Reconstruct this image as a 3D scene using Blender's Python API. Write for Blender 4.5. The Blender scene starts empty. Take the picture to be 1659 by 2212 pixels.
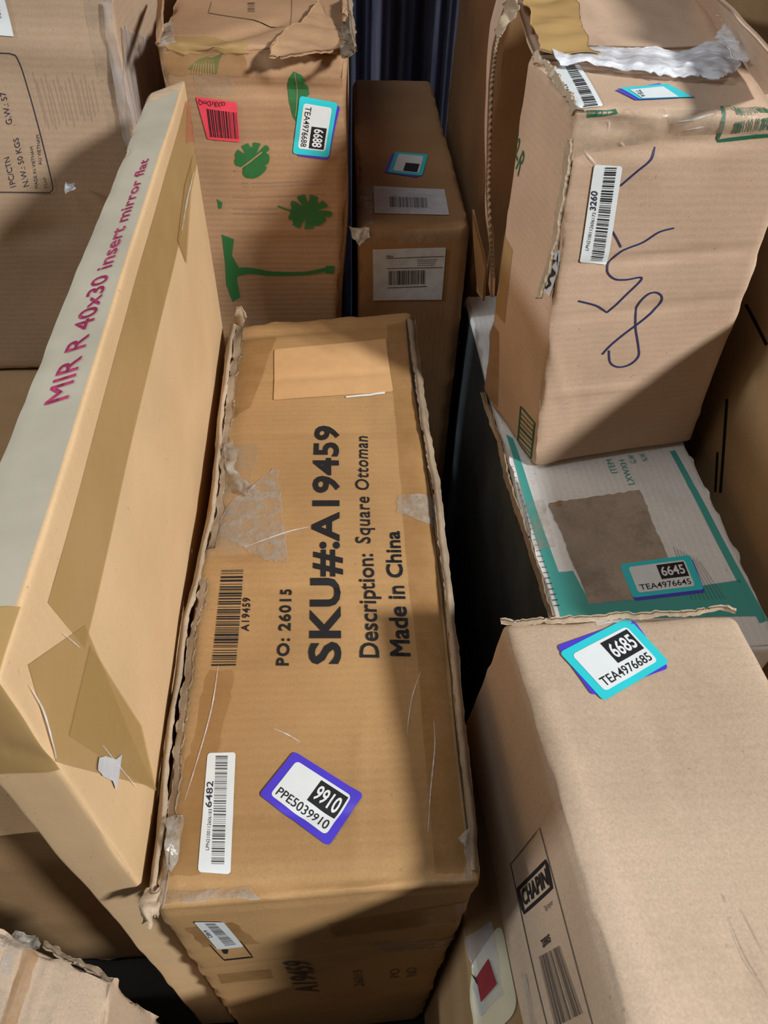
import bpy, bmesh, math, random
import numpy as np
from mathutils import Matrix, Vector

# ------------------------------------------------------------------ camera
S = 0.68            # metres per survey unit (unit = camera height above the long ottoman box)
FLOOR = 2.1         # camera height above the floor, in survey units
FPX, CX, CY = 1636.0, 829.5, 1106.0
def nrm(v): v = np.asarray(v, float); return v / np.linalg.norm(v)
def ray(p): return np.array([p[0] - CX, -(p[1] - CY), -FPX])
_dn = nrm(ray((762, 2570))); _Z = -_dn
_Y = nrm(ray((710, -727))); _Y = nrm(_Y - _Z * _Y.dot(_Z)); _X = np.cross(_Y, _Z)
ROT = np.array([_X, _Y, _Z])
CAMPOS = np.array([0, 0, FLOOR * S])
scene = bpy.context.scene
cam_d = bpy.data.cameras.new('camera'); cam = bpy.data.objects.new('camera', cam_d)
scene.collection.objects.link(cam); scene.camera = cam
cam_d.sensor_fit = 'HORIZONTAL'; cam_d.sensor_width = 36.0
cam_d.lens = 36.0 * FPX / 1659.0
cam_d.clip_start = 0.02
cam.matrix_world = Matrix.Translation(CAMPOS) @ Matrix(ROT.tolist()).to_4x4()

# ------------------------------------------------------------------ light
world = bpy.data.worlds.new('world'); scene.world = world; world.use_nodes = True
bg = world.node_tree.nodes['Background']; bg.inputs[0].default_value = (0.62, 0.66, 0.72, 1); bg.inputs[1].default_value = 0.026
def lamp(name, direction, dist, size, watts, colour, target=(0.15, 0.6, 0.6)):
    l = bpy.data.lights.new(name, 'AREA'); l.shape = 'DISK'; l.size = size; l.energy = watts; l.color = colour
    o = bpy.data.objects.new(name, l); scene.collection.objects.link(o)
    d = Vector(direction).normalized(); o.location = Vector(target) + d * dist
    o.rotation_euler = d.to_track_quat('Z', 'Y').to_euler()
    return o
KEY = lamp('ceiling_lamp_right', (1.0, -0.80, 1.0), 6.0, 0.60, 415, (1.0, 0.985, 0.965))
FILL = lamp('ceiling_lamp_left', (-2.0, -0.16, 1.0), 6.0, 0.5, 115, (0.93, 0.97, 1.0))
FILL2 = lamp('soft_overhead_fill', (-0.40, -0.08, 1.0), 6.0, 2.4, 64, (0.95, 0.98, 1.0))  # added broad soft fill that lifts upward faces; no such lamp is seen
vs = scene.view_settings; vs.view_transform = 'Standard'; vs.look = 'None'; vs.gamma = 1; vs.exposure = 0.0
vs.use_curve_mapping = False

# ------------------------------------------------------------------ maths helpers
def W(x, y, h): return np.array([x * S, y * S, (FLOOR - h) * S])
def un(px, py, h):                       # pixel -> survey point on the level plane h below the camera
    d = ROT @ ray((px, py)); t = -h / d[2]; return (d[0] * t, d[1] * t, h)
def on_y(px, py, y):                     # pixel -> survey point on the upright plane y
    d = ROT @ ray((px, py)); t = y / d[1]; return (d[0] * t, y, -d[2] * t)
def on_x(px, py, x):
    d = ROT @ ray((px, py)); t = x / d[0]; return (x, d[1] * t, -d[2] * t)
def waves(seed, n, lmin, lmax):
    r = np.random.RandomState(seed)
    k = r.normal(size=(n, 3)); k /= np.linalg.norm(k, axis=1)[:, None]
    lam = np.exp(r.uniform(math.log(lmin), math.log(lmax), n))
    return k * (2 * math.pi / lam)[:, None], r.uniform(0, 6.28, (n, 3)), (lam / lmax) ** 0.8
def field(P, wv, amp):
    k, ph, a = wv; out = np.zeros_like(P)
    for i in range(len(k)):
        t = P @ k[i]
        out += a[i] * np.sin(t[:, None] + ph[i][None, :])
    return out * (amp / math.sqrt(len(k)))

# ------------------------------------------------------------------ materials
def new_mat(name):
    m = bpy.data.materials.new(name); m.use_nodes = True
    nt = m.node_tree; return m, nt, nt.nodes['Principled BSDF']
def mixrgb(nt, fac, a, b, typ='MIX'):
    n = nt.nodes.new('ShaderNodeMix'); n.data_type = 'RGBA'; n.blend_type = typ
    if isinstance(fac, float): n.inputs[0].default_value = fac
    else: nt.links.new(fac, n.inputs[0])
    for i, v in ((6, a), (7, b)):
        if isinstance(v, tuple): n.inputs[i].default_value = (*v, 1)
        else: nt.links.new(v, n.inputs[i])
    return n.outputs[2]
def noise(nt, vec, scale, detail=3, rough=0.55, mapscale=None):
    if mapscale:
        mp = nt.nodes.new('ShaderNodeMapping'); mp.inputs['Scale'].default_value = mapscale
        nt.links.new(vec, mp.inputs[0]); vec = mp.outputs[0]
    n = nt.nodes.new('ShaderNodeTexNoise'); n.inputs['Scale'].default_value = scale
    n.inputs['Detail'].default_value = detail; n.inputs['Roughness'].default_value = rough
    nt.links.new(vec, n.inputs['Vector']); return n.outputs[0]
def ramp(nt, fac, lo, hi):
    n = nt.nodes.new('ShaderNodeMapRange'); n.inputs[1].default_value = lo; n.inputs[2].default_value = hi
    nt.links.new(fac, n.inputs[0]); return n.outputs[0]
def srgb(r, g, b):
    f = lambda c: ((c / 255 + 0.055) / 1.055) ** 2.4 if c > 10 else c / 255 / 12.92
    return (f(r), f(g), f(b))
def dim(c, k): return (c[0] * k, c[1] * k, c[2] * k)
def cardboard(name, col, blot=0.12, flute=(1, 0, 0), flute_amt=0.05, rough=0.72, bump=0.25, dirt=0.0, speck=0.35):
    m, nt, b = new_mat(name)
    tc = nt.nodes.new('ShaderNodeTexCoord').outputs['Object']
    big = ramp(nt, noise(nt, tc, 7, 4), 0.35, 0.68)
    c = mixrgb(nt, big, dim(col, 1 - blot), dim((col[0], col[1] * 1.01, col[2] * 1.04), 1 + blot))
    fine = ramp(nt, noise(nt, tc, 420, 3, 0.7), 0.3, 0.72)
    mul = mixrgb(nt, fine, (0.86, 0.85, 0.83), (1.10, 1.10, 1.10))
    c = mixrgb(nt, speck * 2.0 if speck < .5 else 1.0, c, mul, 'MULTIPLY')
    dots = ramp(nt, noise(nt, tc, 160, 2, 0.5), 0.70, 0.78)
    c = mixrgb(nt, dots, c, mixrgb(nt, 0.35, c, (0.12, 0.08, 0.05)))
    if dirt > 0:
        dn = ramp(nt, noise(nt, tc, 11, 5, 0.7), 0.52, 0.75)
        mm = nt.nodes.new('ShaderNodeMath'); mm.operation = 'MULTIPLY'; mm.inputs[1].default_value = dirt
        nt.links.new(dn, mm.inputs[0])
        c = mixrgb(nt, mm.outputs[0], c, dim(col, 0.45))
    w = nt.nodes.new('ShaderNodeTexWave'); w.inputs['Scale'].default_value = 34
    w.bands_direction = 'X' if flute[0] else ('Y' if flute[1] else 'Z')
    w.inputs['Distortion'].default_value = 1.5; w.inputs['Detail'].default_value = 2; w.inputs['Detail Scale'].default_value = 0.6
    nt.links.new(tc, w.inputs[0])
    c = mixrgb(nt, flute_amt, c, mixrgb(nt, w.outputs[1], dim(col, 0.6), dim(col, 1.4)))
    nt.links.new(c, b.inputs['Base Color'])
    b.inputs['Roughness'].default_value = rough; b.inputs['Specular IOR Level'].default_value = 0.30
    h = nt.nodes.new('ShaderNodeMath'); h.operation = 'MULTIPLY_ADD'; h.inputs[1].default_value = min(0.3, flute_amt * 4)
    nt.links.new(w.outputs[1], h.inputs[0]); nt.links.new(noise(nt, tc, 60, 6, 0.65), h.inputs[2])
    bp = nt.nodes.new('ShaderNodeBump'); bp.inputs['Strength'].default_value = bump; bp.inputs['Distance'].default_value = 0.0012
    nt.links.new(h.outputs[0], bp.inputs['Height']); nt.links.new(bp.outputs[0], b.inputs['Normal'])
    return m
def plain(name, col, rough=0.6, spec=0.3, blot=0.04, scale=60):
    m, nt, b = new_mat(name)
    tc = nt.nodes.new('ShaderNodeTexCoord').outputs['Object']
    c = mixrgb(nt, ramp(nt, noise(nt, tc, scale, 3), 0.35, 0.65), dim(col, 1 - blot), dim(col, 1 + blot))
    nt.links.new(c, b.inputs['Base Color']); b.inputs['Roughness'].default_value = rough
    b.inputs['Specular IOR Level'].default_value = spec
    return m
def ink(name, col, wear=0.25, alpha=1.0):
    m, nt, b = new_mat(name)
    tc = nt.nodes.new('ShaderNodeTexCoord').outputs['Object']
    b.inputs['Base Color'].default_value = (*col, 1); b.inputs['Roughness'].default_value = 0.6
    f = ramp(nt, noise(nt, tc, 260, 4, 0.7), 0.62, 0.80)
    mm = nt.nodes.new('ShaderNodeMath'); mm.operation = 'MULTIPLY_ADD'; mm.inputs[1].default_value = -wear; mm.inputs[2].default_value = alpha
    nt.links.new(f, mm.inputs[0]); nt.links.new(mm.outputs[0], b.inputs['Alpha'])
    return m
def film(name, col, alpha, rough=0.15, bump=0.5, scale=40, streak=(1, 1, 1), patch=0.5, spec=0.5):
    m, nt, b = new_mat(name)
    tc = nt.nodes.new('ShaderNodeTexCoord').outputs['Object']
    nn = noise(nt, tc, scale, 5, 0.6, streak)
    b.inputs['Base Color'].default_value = (*col, 1); b.inputs['Roughness'].default_value = rough
    b.inputs['Specular IOR Level'].default_value = spec
    mm = nt.nodes.new('ShaderNodeMapRange'); mm.inputs[1].default_value = 0.40; mm.inputs[2].default_value = 0.66
    mm.inputs[3].default_value = alpha * (1 - patch); mm.inputs[4].default_value = min(1, alpha * (1 + patch))
    nt.links.new(nn, mm.inputs[0]); nt.links.new(mm.outputs[0], b.inputs['Alpha'])
    bp = nt.nodes.new('ShaderNodeBump'); bp.inputs['Strength'].default_value = bump; bp.inputs['Distance'].default_value = 0.002
    nt.links.new(nn, bp.inputs['Height']); nt.links.new(bp.outputs[0], b.inputs['Normal'])
    return m
M = {}
M['ottoman'] = cardboard('cardboard_golden', (0.46, 0.275, 0.118), flute=(0, 1, 0), dirt=0.10)
M['mirror'] = cardboard('cardboard_pale', (0.70, 0.485, 0.27), blot=0.06, flute=(0, 1, 0), flute_amt=0.02, bump=0.10, speck=0.2)
M['palm'] = cardboard('cardboard_reddish', (0.44, 0.265, 0.145), flute=(0, 0, 1), flute_amt=0.10, dirt=0.2)
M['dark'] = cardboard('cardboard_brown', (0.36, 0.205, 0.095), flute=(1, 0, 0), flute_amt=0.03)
M['big'] = cardboard('cardboard_greyish', (0.50, 0.36, 0.245), blot=0.08, flute=(0, 0, 1), flute_amt=0.05)
M['sprayer'] = cardboard('cardboard_light', (0.53, 0.40, 0.285), blot=0.10, flute=(0, 1, 0), flute_amt=0.03, speck=0.5)
M['pen'] = cardboard('cardboard_pinkish', (0.56, 0.40, 0.28), blot=0.10, flute=(0, 0, 1), flute_amt=0.05, dirt=0.05)
M['white'] = cardboard('cardboard_white', (0.82, 0.82, 0.80), blot=0.05, flute=(1, 0, 0), flute_amt=0.06, dirt=0.25, bump=0.3)
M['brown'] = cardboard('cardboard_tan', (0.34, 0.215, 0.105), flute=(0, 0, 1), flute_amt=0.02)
M['raw'] = cardboard('torn_paper', (0.46, 0.36, 0.25), blot=0.3, flute_amt=0.0, bump=1.0, speck=0.5)
M['grey_raw'] = cardboard('scuffed_paper', (0.34, 0.26, 0.18), blot=0.35, flute_amt=0.0, bump=1.0, speck=0.5, dirt=0.4)
M['tape_tan'] = film('tan_tape', (0.50, 0.33, 0.12), 0.62, 0.32, 0.10, 18, patch=0.12)
M['tape_kraft'] = film('kraft_tape', (0.46, 0.30, 0.12), 0.97, 0.45, 0.6, 14, patch=0.0, spec=0.3)
M['tape_clear'] = film('clear_tape', (0.50, 0.43, 0.33), 0.22, 0.16, 0.9, 55, patch=0.7)
M['tape_amber'] = film('amber_tape', (0.42, 0.23, 0.08), 0.40, 0.2, 0.5, 30, patch=0.3)
M['tape_grey'] = film('wrinkled_clear_tape', (0.50, 0.46, 0.40), 0.38, 0.14, 1.0, 70, patch=0.7)
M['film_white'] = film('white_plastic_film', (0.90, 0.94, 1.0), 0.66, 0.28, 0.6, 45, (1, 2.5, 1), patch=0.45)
M['wrap'] = film('stretch_wrap', (0.56, 0.52, 0.50), 0.45, 0.16, 0.9, 60, (1, 1, 0.15), patch=0.6)
M['poly'] = film('clear_pouch', (0.55, 0.60, 0.68), 0.55, 0.12, 0.6, 14, (1, 1, 1), patch=0.5)
M['grey_paper'] = plain('grey_printed_strip', (0.43, 0.395, 0.31), 0.5, 0.3, 0.08, 14)
M['label'] = plain('label_paper', (0.80, 0.86, 0.88), 0.4, 0.4, 0.02)
M['label_dull'] = plain('dull_label_paper', (0.58, 0.60, 0.63), 0.5, 0.3, 0.08)
M['cream'] = plain('cream_label_paper', (0.60, 0.56, 0.40), 0.45, 0.4, 0.03)
M['cyan'] = plain('cyan_sticker', (0.035, 0.66, 0.74), 0.35, 0.5, 0.01)
M['purple'] = plain('violet_sticker', (0.085, 0.055, 0.66), 0.35, 0.5, 0.03)
M['pink'] = plain('pink_label', (0.90, 0.075, 0.12), 0.4, 0.4, 0.04)
M['red'] = plain('dark_red_print', (0.24, 0.02, 0.03), 0.35, 0.5, 0.15)
M['kraft_label'] = plain('kraft_label', (0.66, 0.40, 0.19), 0.5, 0.3, 0.03)
M['black'] = ink('black_ink', (0.012, 0.012, 0.014), 0.25)
M['solid_black'] = ink('label_black', (0.010, 0.012, 0.016), 0.0)
M['faded'] = ink('faded_ink', (0.05, 0.045, 0.045), 0.5, 0.75)
M['ghost'] = ink('rubbed_ink', (0.12, 0.11, 0.13), 0.3, 0.30)
M['rub'] = ink('rubbed_grey_ink', (0.20, 0.18, 0.19), 0.1, 0.20)
M['blue_black'] = ink('blue_black_ink', (0.030, 0.032, 0.060), 0.4, 0.95)
M['crimson'] = ink('crimson_ink', (0.42, 0.045, 0.13), 0.0, 1.0)
M['green'] = ink('green_ink', (0.025, 0.17, 0.045), 0.55, 0.92)
M['dark_green'] = ink('dark_green_ink', (0.008, 0.13, 0.065), 0.4, 0.95)
M['teal'] = ink('teal_ink', (0.07, 0.42, 0.38), 0.3, 0.92)
M['pen_blue'] = ink('blue_pen', (0.020, 0.030, 0.13), 0.1, 0.97)
M['white_ink'] = plain('white_print', (0.82, 0.86, 0.88), 0.4)
M['salmon'] = film('salmon_tape', (0.75, 0.22, 0.14), 0.45, 0.3, 0.2, 20, patch=0.3)
M['slate'] = plain('dark_slate', (0.055, 0.068, 0.075), 0.6, 0.3, 0.25, 9)
M['shade'] = plain('slot_black', (0.012, 0.010, 0.008), 0.9, 0.1)

# ------------------------------------------------------------------ object helpers
def link_mesh(name, verts, faces, mat, parent=None, loc=None, smooth=True):
    me = bpy.data.meshes.new(name)
    v = np.asarray(verts, float)
    if loc is not None: v = v - np.asarray(loc)
    if isinstance(faces, np.ndarray) and faces.shape[1] == 4:
        n = len(faces)
        me.vertices.add(len(v)); me.vertices.foreach_set('co', v.ravel())
        me.loops.add(n * 4); me.loops.foreach_set('vertex_index', faces.ravel().astype(np.int32))
        me.polygons.add(n); me.polygons.foreach_set('loop_start', np.arange(0, n * 4, 4, dtype=np.int32))
        me.update(calc_edges=True)
    else:
        me.from_pydata(v.tolist(), [], [list(map(int, f)) for f in faces]); me.update()
    if smooth: me.polygons.foreach_set('use_smooth', [True] * len(me.polygons))
    me.materials.append(mat)
    o = bpy.data.objects.new(name, me); scene.collection.objects.link(o)
    if parent: o.parent = parent
    return o
def grid_faces(nu, nv, off=0):
    i, j = np.meshgrid(np.arange(nu - 1), np.arange(nv - 1), indexing='ij')
    a = (i * nv + j).ravel() + off
    return np.stack([a, a + nv, a + nv + 1, a + 1], 1)
FACES = {'top': lambda u, v: (u, v, 1 + 0 * u), 'bottom': lambda u, v: (u, v, 0 * u), 'front': lambda u, v: (u, 0 * u, v),
         'back': lambda u, v: (u, 1 + 0 * u, v), 'left': lambda u, v: (0 * u, u, v), 'right': lambda u, v: (1 + 0 * u, u, v)}
OUT = {'top': (0, 0, 1), 'front': (0, -1, 0), 'left': (-1, 0, 0), 'right': (1, 0, 0), 'back': (0, 1, 0), 'bottom': (0, 0, -1)}

class Box:
    # top / bottom: four survey points [front-left, front-right, back-right, back-left]
    def __init__(self, label, top, bottom, mat, r=0.006, step=0.008, amp=0.0015, seed=1, edge=0.0015):
        c = np.zeros((2, 2, 2, 3))
        for k, quad in ((1, top), (0, bottom)):
            for (i, j), p in zip(((0, 0), (1, 0), (1, 1), (0, 1)), quad): c[i, j, k] = W(*p)
        self.c = c; self.r = r; self.step = step; self.amp = amp; self.edge = edge; self.mat = mat
        self.L = np.array([np.linalg.norm(c[1, 0, 1] - c[0, 0, 1]), np.linalg.norm(c[0, 1, 1] - c[0, 0, 1]), np.linalg.norm(c[0, 0, 1] - c[0, 0, 0])])
        self.w1 = waves(seed, 14, 0.14, 0.5); self.w2 = waves(seed + 50, 12, 0.022, 0.07)
        self.creases = []
        b = c[:, :, 0].reshape(-1, 3).mean(0)
        self.e = bpy.data.objects.new('cardboard_box', None); scene.collection.objects.link(self.e)
        self.e.location = b; self.e.empty_display_size = 0.1; self.loc = b
        self.e['label'] = label; self.e['category'] = 'box'
    def tri(self, p):
        x, y, z = p[:, 0:1], p[:, 1:2], p[:, 2:3]; c = self.c; out = 0
        for i in (0, 1):
            for j in (0, 1):
                for k in (0, 1):
                    out = out + (x if i else 1 - x) * (y if j else 1 - y) * (z if k else 1 - z) * c[i, j, k]
        return out
    def deform(self, p):
        P = p * self.L; q = np.clip(P, self.r, self.L - self.r); d = P - q
        n = np.linalg.norm(d, axis=1, keepdims=True); n[n < 1e-9] = 1
        e = np.clip((n / self.r - 1.0) / 0.41, 0, 1)
        w = self.tri((q + d / n * self.r) / self.L)
        w = w + field(w, self.w1, self.amp) + e * field(w, self.w2, self.edge * 2)
        for a, b, nn, depth, wid, fade in self.creases:
            ab = b - a; t = np.clip(((w - a) @ ab) / (ab @ ab), 0, 1)
            dd = np.linalg.norm(w - (a + t[:, None] * ab), axis=1)
            prof = np.exp(-(dd / wid) ** 2)
            if fade: prof = prof * np.sin(np.clip(t, 0.02, 0.98) * math.pi) ** 0.5
            w = w - (depth * prof)[:, None] * nn
        return w
    def facenormal(self, face):
        f = FACES[face]; z = np.zeros(1)
        P = [self.tri(np.stack(f(np.array([u]), np.array([v])), 1))[0] for u, v in ((0.5, 0.5), (0.6, 0.5), (0.5, 0.6))]
        n = nrm(np.cross(P[1] - P[0], P[2] - P[0]))
        ctr = self.tri(np.array([[0.5, 0.5, 0.5]]))[0]
        return n if n @ (P[0] - ctr) > 0 else -n
    def uv(self, face, pix):             # where the sight line through each pixel meets the flat face
        pix = np.atleast_2d(np.asarray(pix, float)); f = FACES[face]
        q = [self.tri(np.stack(f(np.array([u]), np.array([v])), 1))[0] for u, v in ((0., 0.), (1., 0.), (0., 1.), (1., 1.))]
        A = q[0]; B = q[1] - q[0]; C = q[2] - q[0]; D = q[3] - q[1] - q[2] + q[0]
        R = np.stack([pix[:, 0] - CX, -(pix[:, 1] - CY), np.full(len(pix), -FPX)], 1) @ ROT.T
        R /= np.linalg.norm(R, axis=1)[:, None]
        uvt = np.tile(np.array([0.5, 0.5, 1.0]), (len(pix), 1))
        for _ in range(12):
            u, v, t = uvt[:, 0:1], uvt[:, 1:2], uvt[:, 2:3]
            F = A + B * u + C * v + D * u * v - CAMPOS - R * t
            J = np.stack([B + D * v, C + D * u, -R], 2)
            uvt = uvt - np.linalg.solve(J, F[:, :, None])[:, :, 0]
        return uvt[:, :2]
    def surf(self, face, uv, off=0.0):
        f = FACES[face]; uv = np.asarray(uv, float)
        g = lambda a: self.deform(np.stack(f(a[:, 0], a[:, 1]), 1))
        P = g(uv)
        if off:
            h = 0.002; P1 = g(uv + [h, 0]); P2 = g(uv + [0, h])
            n = np.cross(P1 - P, P2 - P); n /= np.linalg.norm(n, axis=1)[:, None] + 1e-12
            n0 = self.facenormal(face); s = np.sign(n @ n0); P = P + n * (s * off)[:, None]
        return P
    def crease(self, face, p1, p2, depth=0.003, wid=0.006, fade=True):
        uv = self.uv(face, [p1, p2]); f = FACES[face]
        a, b = self.tri(np.stack(f(uv[:, 0], uv[:, 1]), 1))
        self.creases.append((a, b, self.facenormal(face), depth, wid, fade))
    def build(self):
        ax = []
        for L in self.L:
            n = max(2, int((L - 2 * self.r) / self.step))
            m = np.linspace(self.r, L - self.r, n)
            e = np.array([0, .12, .3, .6]) * self.r
            ax.append(np.concatenate([e, m, (L - e)[::-1]]) / L)
        V = []; F = []; off = 0
        for face in ('top', 'bottom', 'front', 'back', 'left', 'right'):
            au, av = {'top': (0, 1), 'bottom': (0, 1), 'front': (0, 2), 'back': (0, 2), 'left': (1, 2), 'right': (1, 2)}[face]
            U, Vv = np.meshgrid(ax[au], ax[av], indexing='ij'); U = U.ravel(); Vv = Vv.ravel()
            V.append(self.deform(np.stack(FACES[face](U, Vv), 1)))
            fc = grid_faces(len(ax[au]), len(ax[av]), off)
            if face in ('bottom', 'front', 'right'): pass
            # orientation
            a, b, c = V[-1][fc[len(fc) // 2][0] - off], V[-1][fc[len(fc) // 2][1] - off], V[-1][fc[len(fc) // 2][2] - off]
            if np.cross(b - a, c - b) @ self.facenormal(face) < 0: fc = fc[:, ::-1]
            F.append(fc); off += len(U)
        V = np.concatenate(V); F = np.concatenate(F)
        key = np.round(V * 1e6).astype(np.int64)
        _, idx, inv = np.unique(key, axis=0, return_index=True, return_inverse=True)
        inv = inv.ravel()
        self.body = link_mesh('carton', V[idx], inv[F], self.mat, self.e, self.loc)
        return self
    # ---- things lying on a face -------------------------------------------------
    def patch(self, name, face, quad, mat, off=0.0006, step=0.008, parent=None, radius=0.0, ragged=0.0, seed=0, px=True):
        q = self.uv(face, quad) if px else np.asarray(quad, float)
        f = FACES[face]; C = self.tri(np.stack(f(q[:, 0], q[:, 1]), 1))
        lu = np.linalg.norm(C[1] - C[0]); lv = np.linalg.norm(C[2] - C[1])
        nu = max(3, int(lu / step) + 2); nv = max(3, int(lv / step) + 2)
        ug = np.linspace(0, 1, nu); vg = np.linspace(0, 1, nv)
        if radius:
            ru, rv = radius / lu, radius / lv
            ug = np.concatenate([[0, .1 * ru, .3 * ru, .6 * ru], np.linspace(ru, 1 - ru, nu), [1 - .6 * ru, 1 - .3 * ru, 1 - .1 * ru, 1]])
            vg = np.concatenate([[0, .1 * rv, .3 * rv, .6 * rv], np.linspace(rv, 1 - rv, nv), [1 - .6 * rv, 1 - .3 * rv, 1 - .1 * rv, 1]])
        U, V = np.meshgrid(ug, vg, indexing='ij'); sh = U.shape; U = U.ravel().copy(); V = V.ravel().copy()
        if radius:
            cu = np.clip(U, ru, 1 - ru); cv = np.clip(V, rv, 1 - rv); du = (U - cu) / ru; dv = (V - cv) / rv
            both = (np.abs(du) > 0) & (np.abs(dv) > 0); m = np.maximum(np.abs(du), np.abs(dv)); l = np.hypot(du, dv)
            k = np.where(both, m / np.maximum(l, 1e-9), 1); U = cu + du * k * ru; V = cv + dv * k * rv
        if ragged:
            r = np.random.RandomState(seed + 3)
            ph = r.uniform(0, 6.28, 8); fr = r.uniform(3, 40, 8)
            def rg(t): return sum(np.sin(t * fr[i] + ph[i]) / (1 + i * .3) for i in range(8)) * 0.3
            wv = np.clip(1 - np.minimum(V, 1 - V) * 12, 0, 1); wu = np.clip(1 - np.minimum(U, 1 - U) * 12, 0, 1)
            V = V + rg(U * 3) * ragged / lv * wv * np.sign(.5 - V); U = U + rg(V * 3 + 5) * ragged / lu * wu * np.sign(.5 - U)
        uv = self.bil(q, U, V)
        o = link_mesh(name, self.surf(face, uv, off), grid_faces(*sh), mat, parent or self.e, self.loc)
        if name.endswith('_label'): self.last = o
        return o
    @staticmethod
    def bil(q, U, V):
        U = np.asarray(U)[:, None]; V = np.asarray(V)[:, None]
        return q[0] * (1 - U) * (1 - V) + q[1] * U * (1 - V) + q[2] * U * V + q[3] * (1 - U) * V
    def art(self, name, face, bm, mat, quad=None, off=0.0009, parent=None, cut=0.010):
        if parent is None and name in ('label_text', 'barcode', 'label_rule') and getattr(self, 'last', None): parent = self.last
        # bm: flat bmesh, either in pixels (quad None) or in the unit square of quad
        vs_ = np.array([[v.co.x, v.co.y] for v in bm.verts])
        if quad is not None:
            q = self.uv(face, quad); C = self.tri(np.stack(FACES[face](q[:, 0], q[:, 1]), 1))
            su = np.linalg.norm(C[1] - C[0]); sv = np.linalg.norm(C[3] - C[0])
        else:
            a = self.uv(face, [vs_.mean(0), vs_.mean(0) + [10, 0], vs_.mean(0) + [0, 10]])
            C = self.tri(np.stack(FACES[face](a[:, 0], a[:, 1]), 1)); su = np.linalg.norm(C[1] - C[0]) / 10; sv = np.linalg.norm(C[2] - C[0]) / 10
        for axis, s in ((0, su), (1, sv)):
            lo, hi = vs_[:, axis].min(), vs_[:, axis].max(); n = int((hi - lo) * s / cut)
            for i in range(1, min(n, 90) + 1):
                t = lo + (hi - lo) * i / (n + 1)
                co = (t, 0, 0) if axis == 0 else (0, t, 0); no = (1, 0, 0) if axis == 0 else (0, 1, 0)
                bmesh.ops.bisect_plane(bm, geom=bm.verts[:] + bm.edges[:] + bm.faces[:], plane_co=co, plane_no=no)
        bm.verts.index_update()
        P = np.array([[v.co.x, v.co.y] for v in bm.verts])
        uv = self.bil(q, P[:, 0], P[:, 1]) if quad is not None else self.uv(face, P)
        V = self.surf(face, uv, off)
        F = [[v.index for v in f.verts] for f in bm.faces]; bm.free()
        return link_mesh(name, V, F, mat, parent or self.e, self.loc, smooth=False)
    def text(self, body, face, quad, mat, bold=0.0, off=0.0009, name='printed_text', parent=None, space=1.0, cut=0.010):
        return self.art(name, face, text_bm(body, bold, space), mat, quad, off, parent, cut)
    def bars(self, face, quad, mat, n=40, seed=1, off=0.0009, name='barcode', parent=None, pat=None):
        r = random.Random(seed); bm = bmesh.new(); ws = []
        for i in range(n): ws.append((r.choice([1, 1, 2, 3]), r.choice([1, 1, 2, 2, 3])))
        tot = sum(a + b for a, b in ws); x = 0
        for a, b in ws:
            rect(bm, x / tot, 0, (x + a) / tot, 1); x += a + b
        return self.art(name, face, bm, mat, quad, off, parent, 0.012)
    def stroke(self, name, face, pts, width, mat, off=0.0008, closed=False, smooth=True, parent=None):
        p = catmull(pts) if smooth else np.array(densify(pts))
        return self.art(name, face, ribbon_bm(p, width), mat, None, off, parent, 1.0)
    def poly(self, name, face, pts, mat, off=0.0007, parent=None, cut=0.009):
        bm = bmesh.new(); bm.faces.new([bm.verts.new((x, y, 0)) for x, y in pts]); bmesh.ops.triangulate(bm, faces=bm.faces[:])
        return self.art(name, face, bm, mat, None, off, parent, cut)

def rect(bm, x0, y0, x1, y1):
    return bm.faces.new([bm.verts.new(c) for c in ((x0, y0, 0), (x1, y0, 0), (x1, y1, 0), (x0, y1, 0))])
def densify(pts, n=6):
    out = []
    for a, b in zip(pts[:-1], pts[1:]):
        for i in range(n): out.append((a[0] + (b[0] - a[0]) * i / n, a[1] + (b[1] - a[1]) * i / n))
    out.append(pts[-1]); return out
def catmull(pts, n=7):
    P = np.array([pts[0]] + list(pts) + [pts[-1]], float); out = []
    for i in range(1, len(P) - 2):
        a, b, c, d = P[i - 1:i + 3]
        for k in range(n):
            t = k / n; out.append(0.5 * ((2 * b) + (c - a) * t + (2 * a - 5 * b + 4 * c - d) * t * t + (3 * b - a - 3 * c + d) * t ** 3))
    out.append(P[-2]); return np.array(out)
def ribbon_bm(p, width):
    p = np.array(p, float); t = np.gradient(p, axis=0); t /= np.linalg.norm(t, axis=1)[:, None] + 1e-9
    nn = np.stack([-t[:, 1], t[:, 0]], 1); w = np.full(len(p), width / 2.0) if np.isscalar(width) else np.interp(np.linspace(0, 1, len(p)), np.linspace(0, 1, len(width)), width) / 2
    bm = bmesh.new(); A = [bm.verts.new((*q, 0)) for q in p + nn * w[:, None]]; B = [bm.verts.new((*q, 0)) for q in p - nn * w[:, None]]
    for i in range(len(p) - 1): bm.faces.new((A[i], A[i + 1], B[i + 1], B[i]))
    return bm
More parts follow.
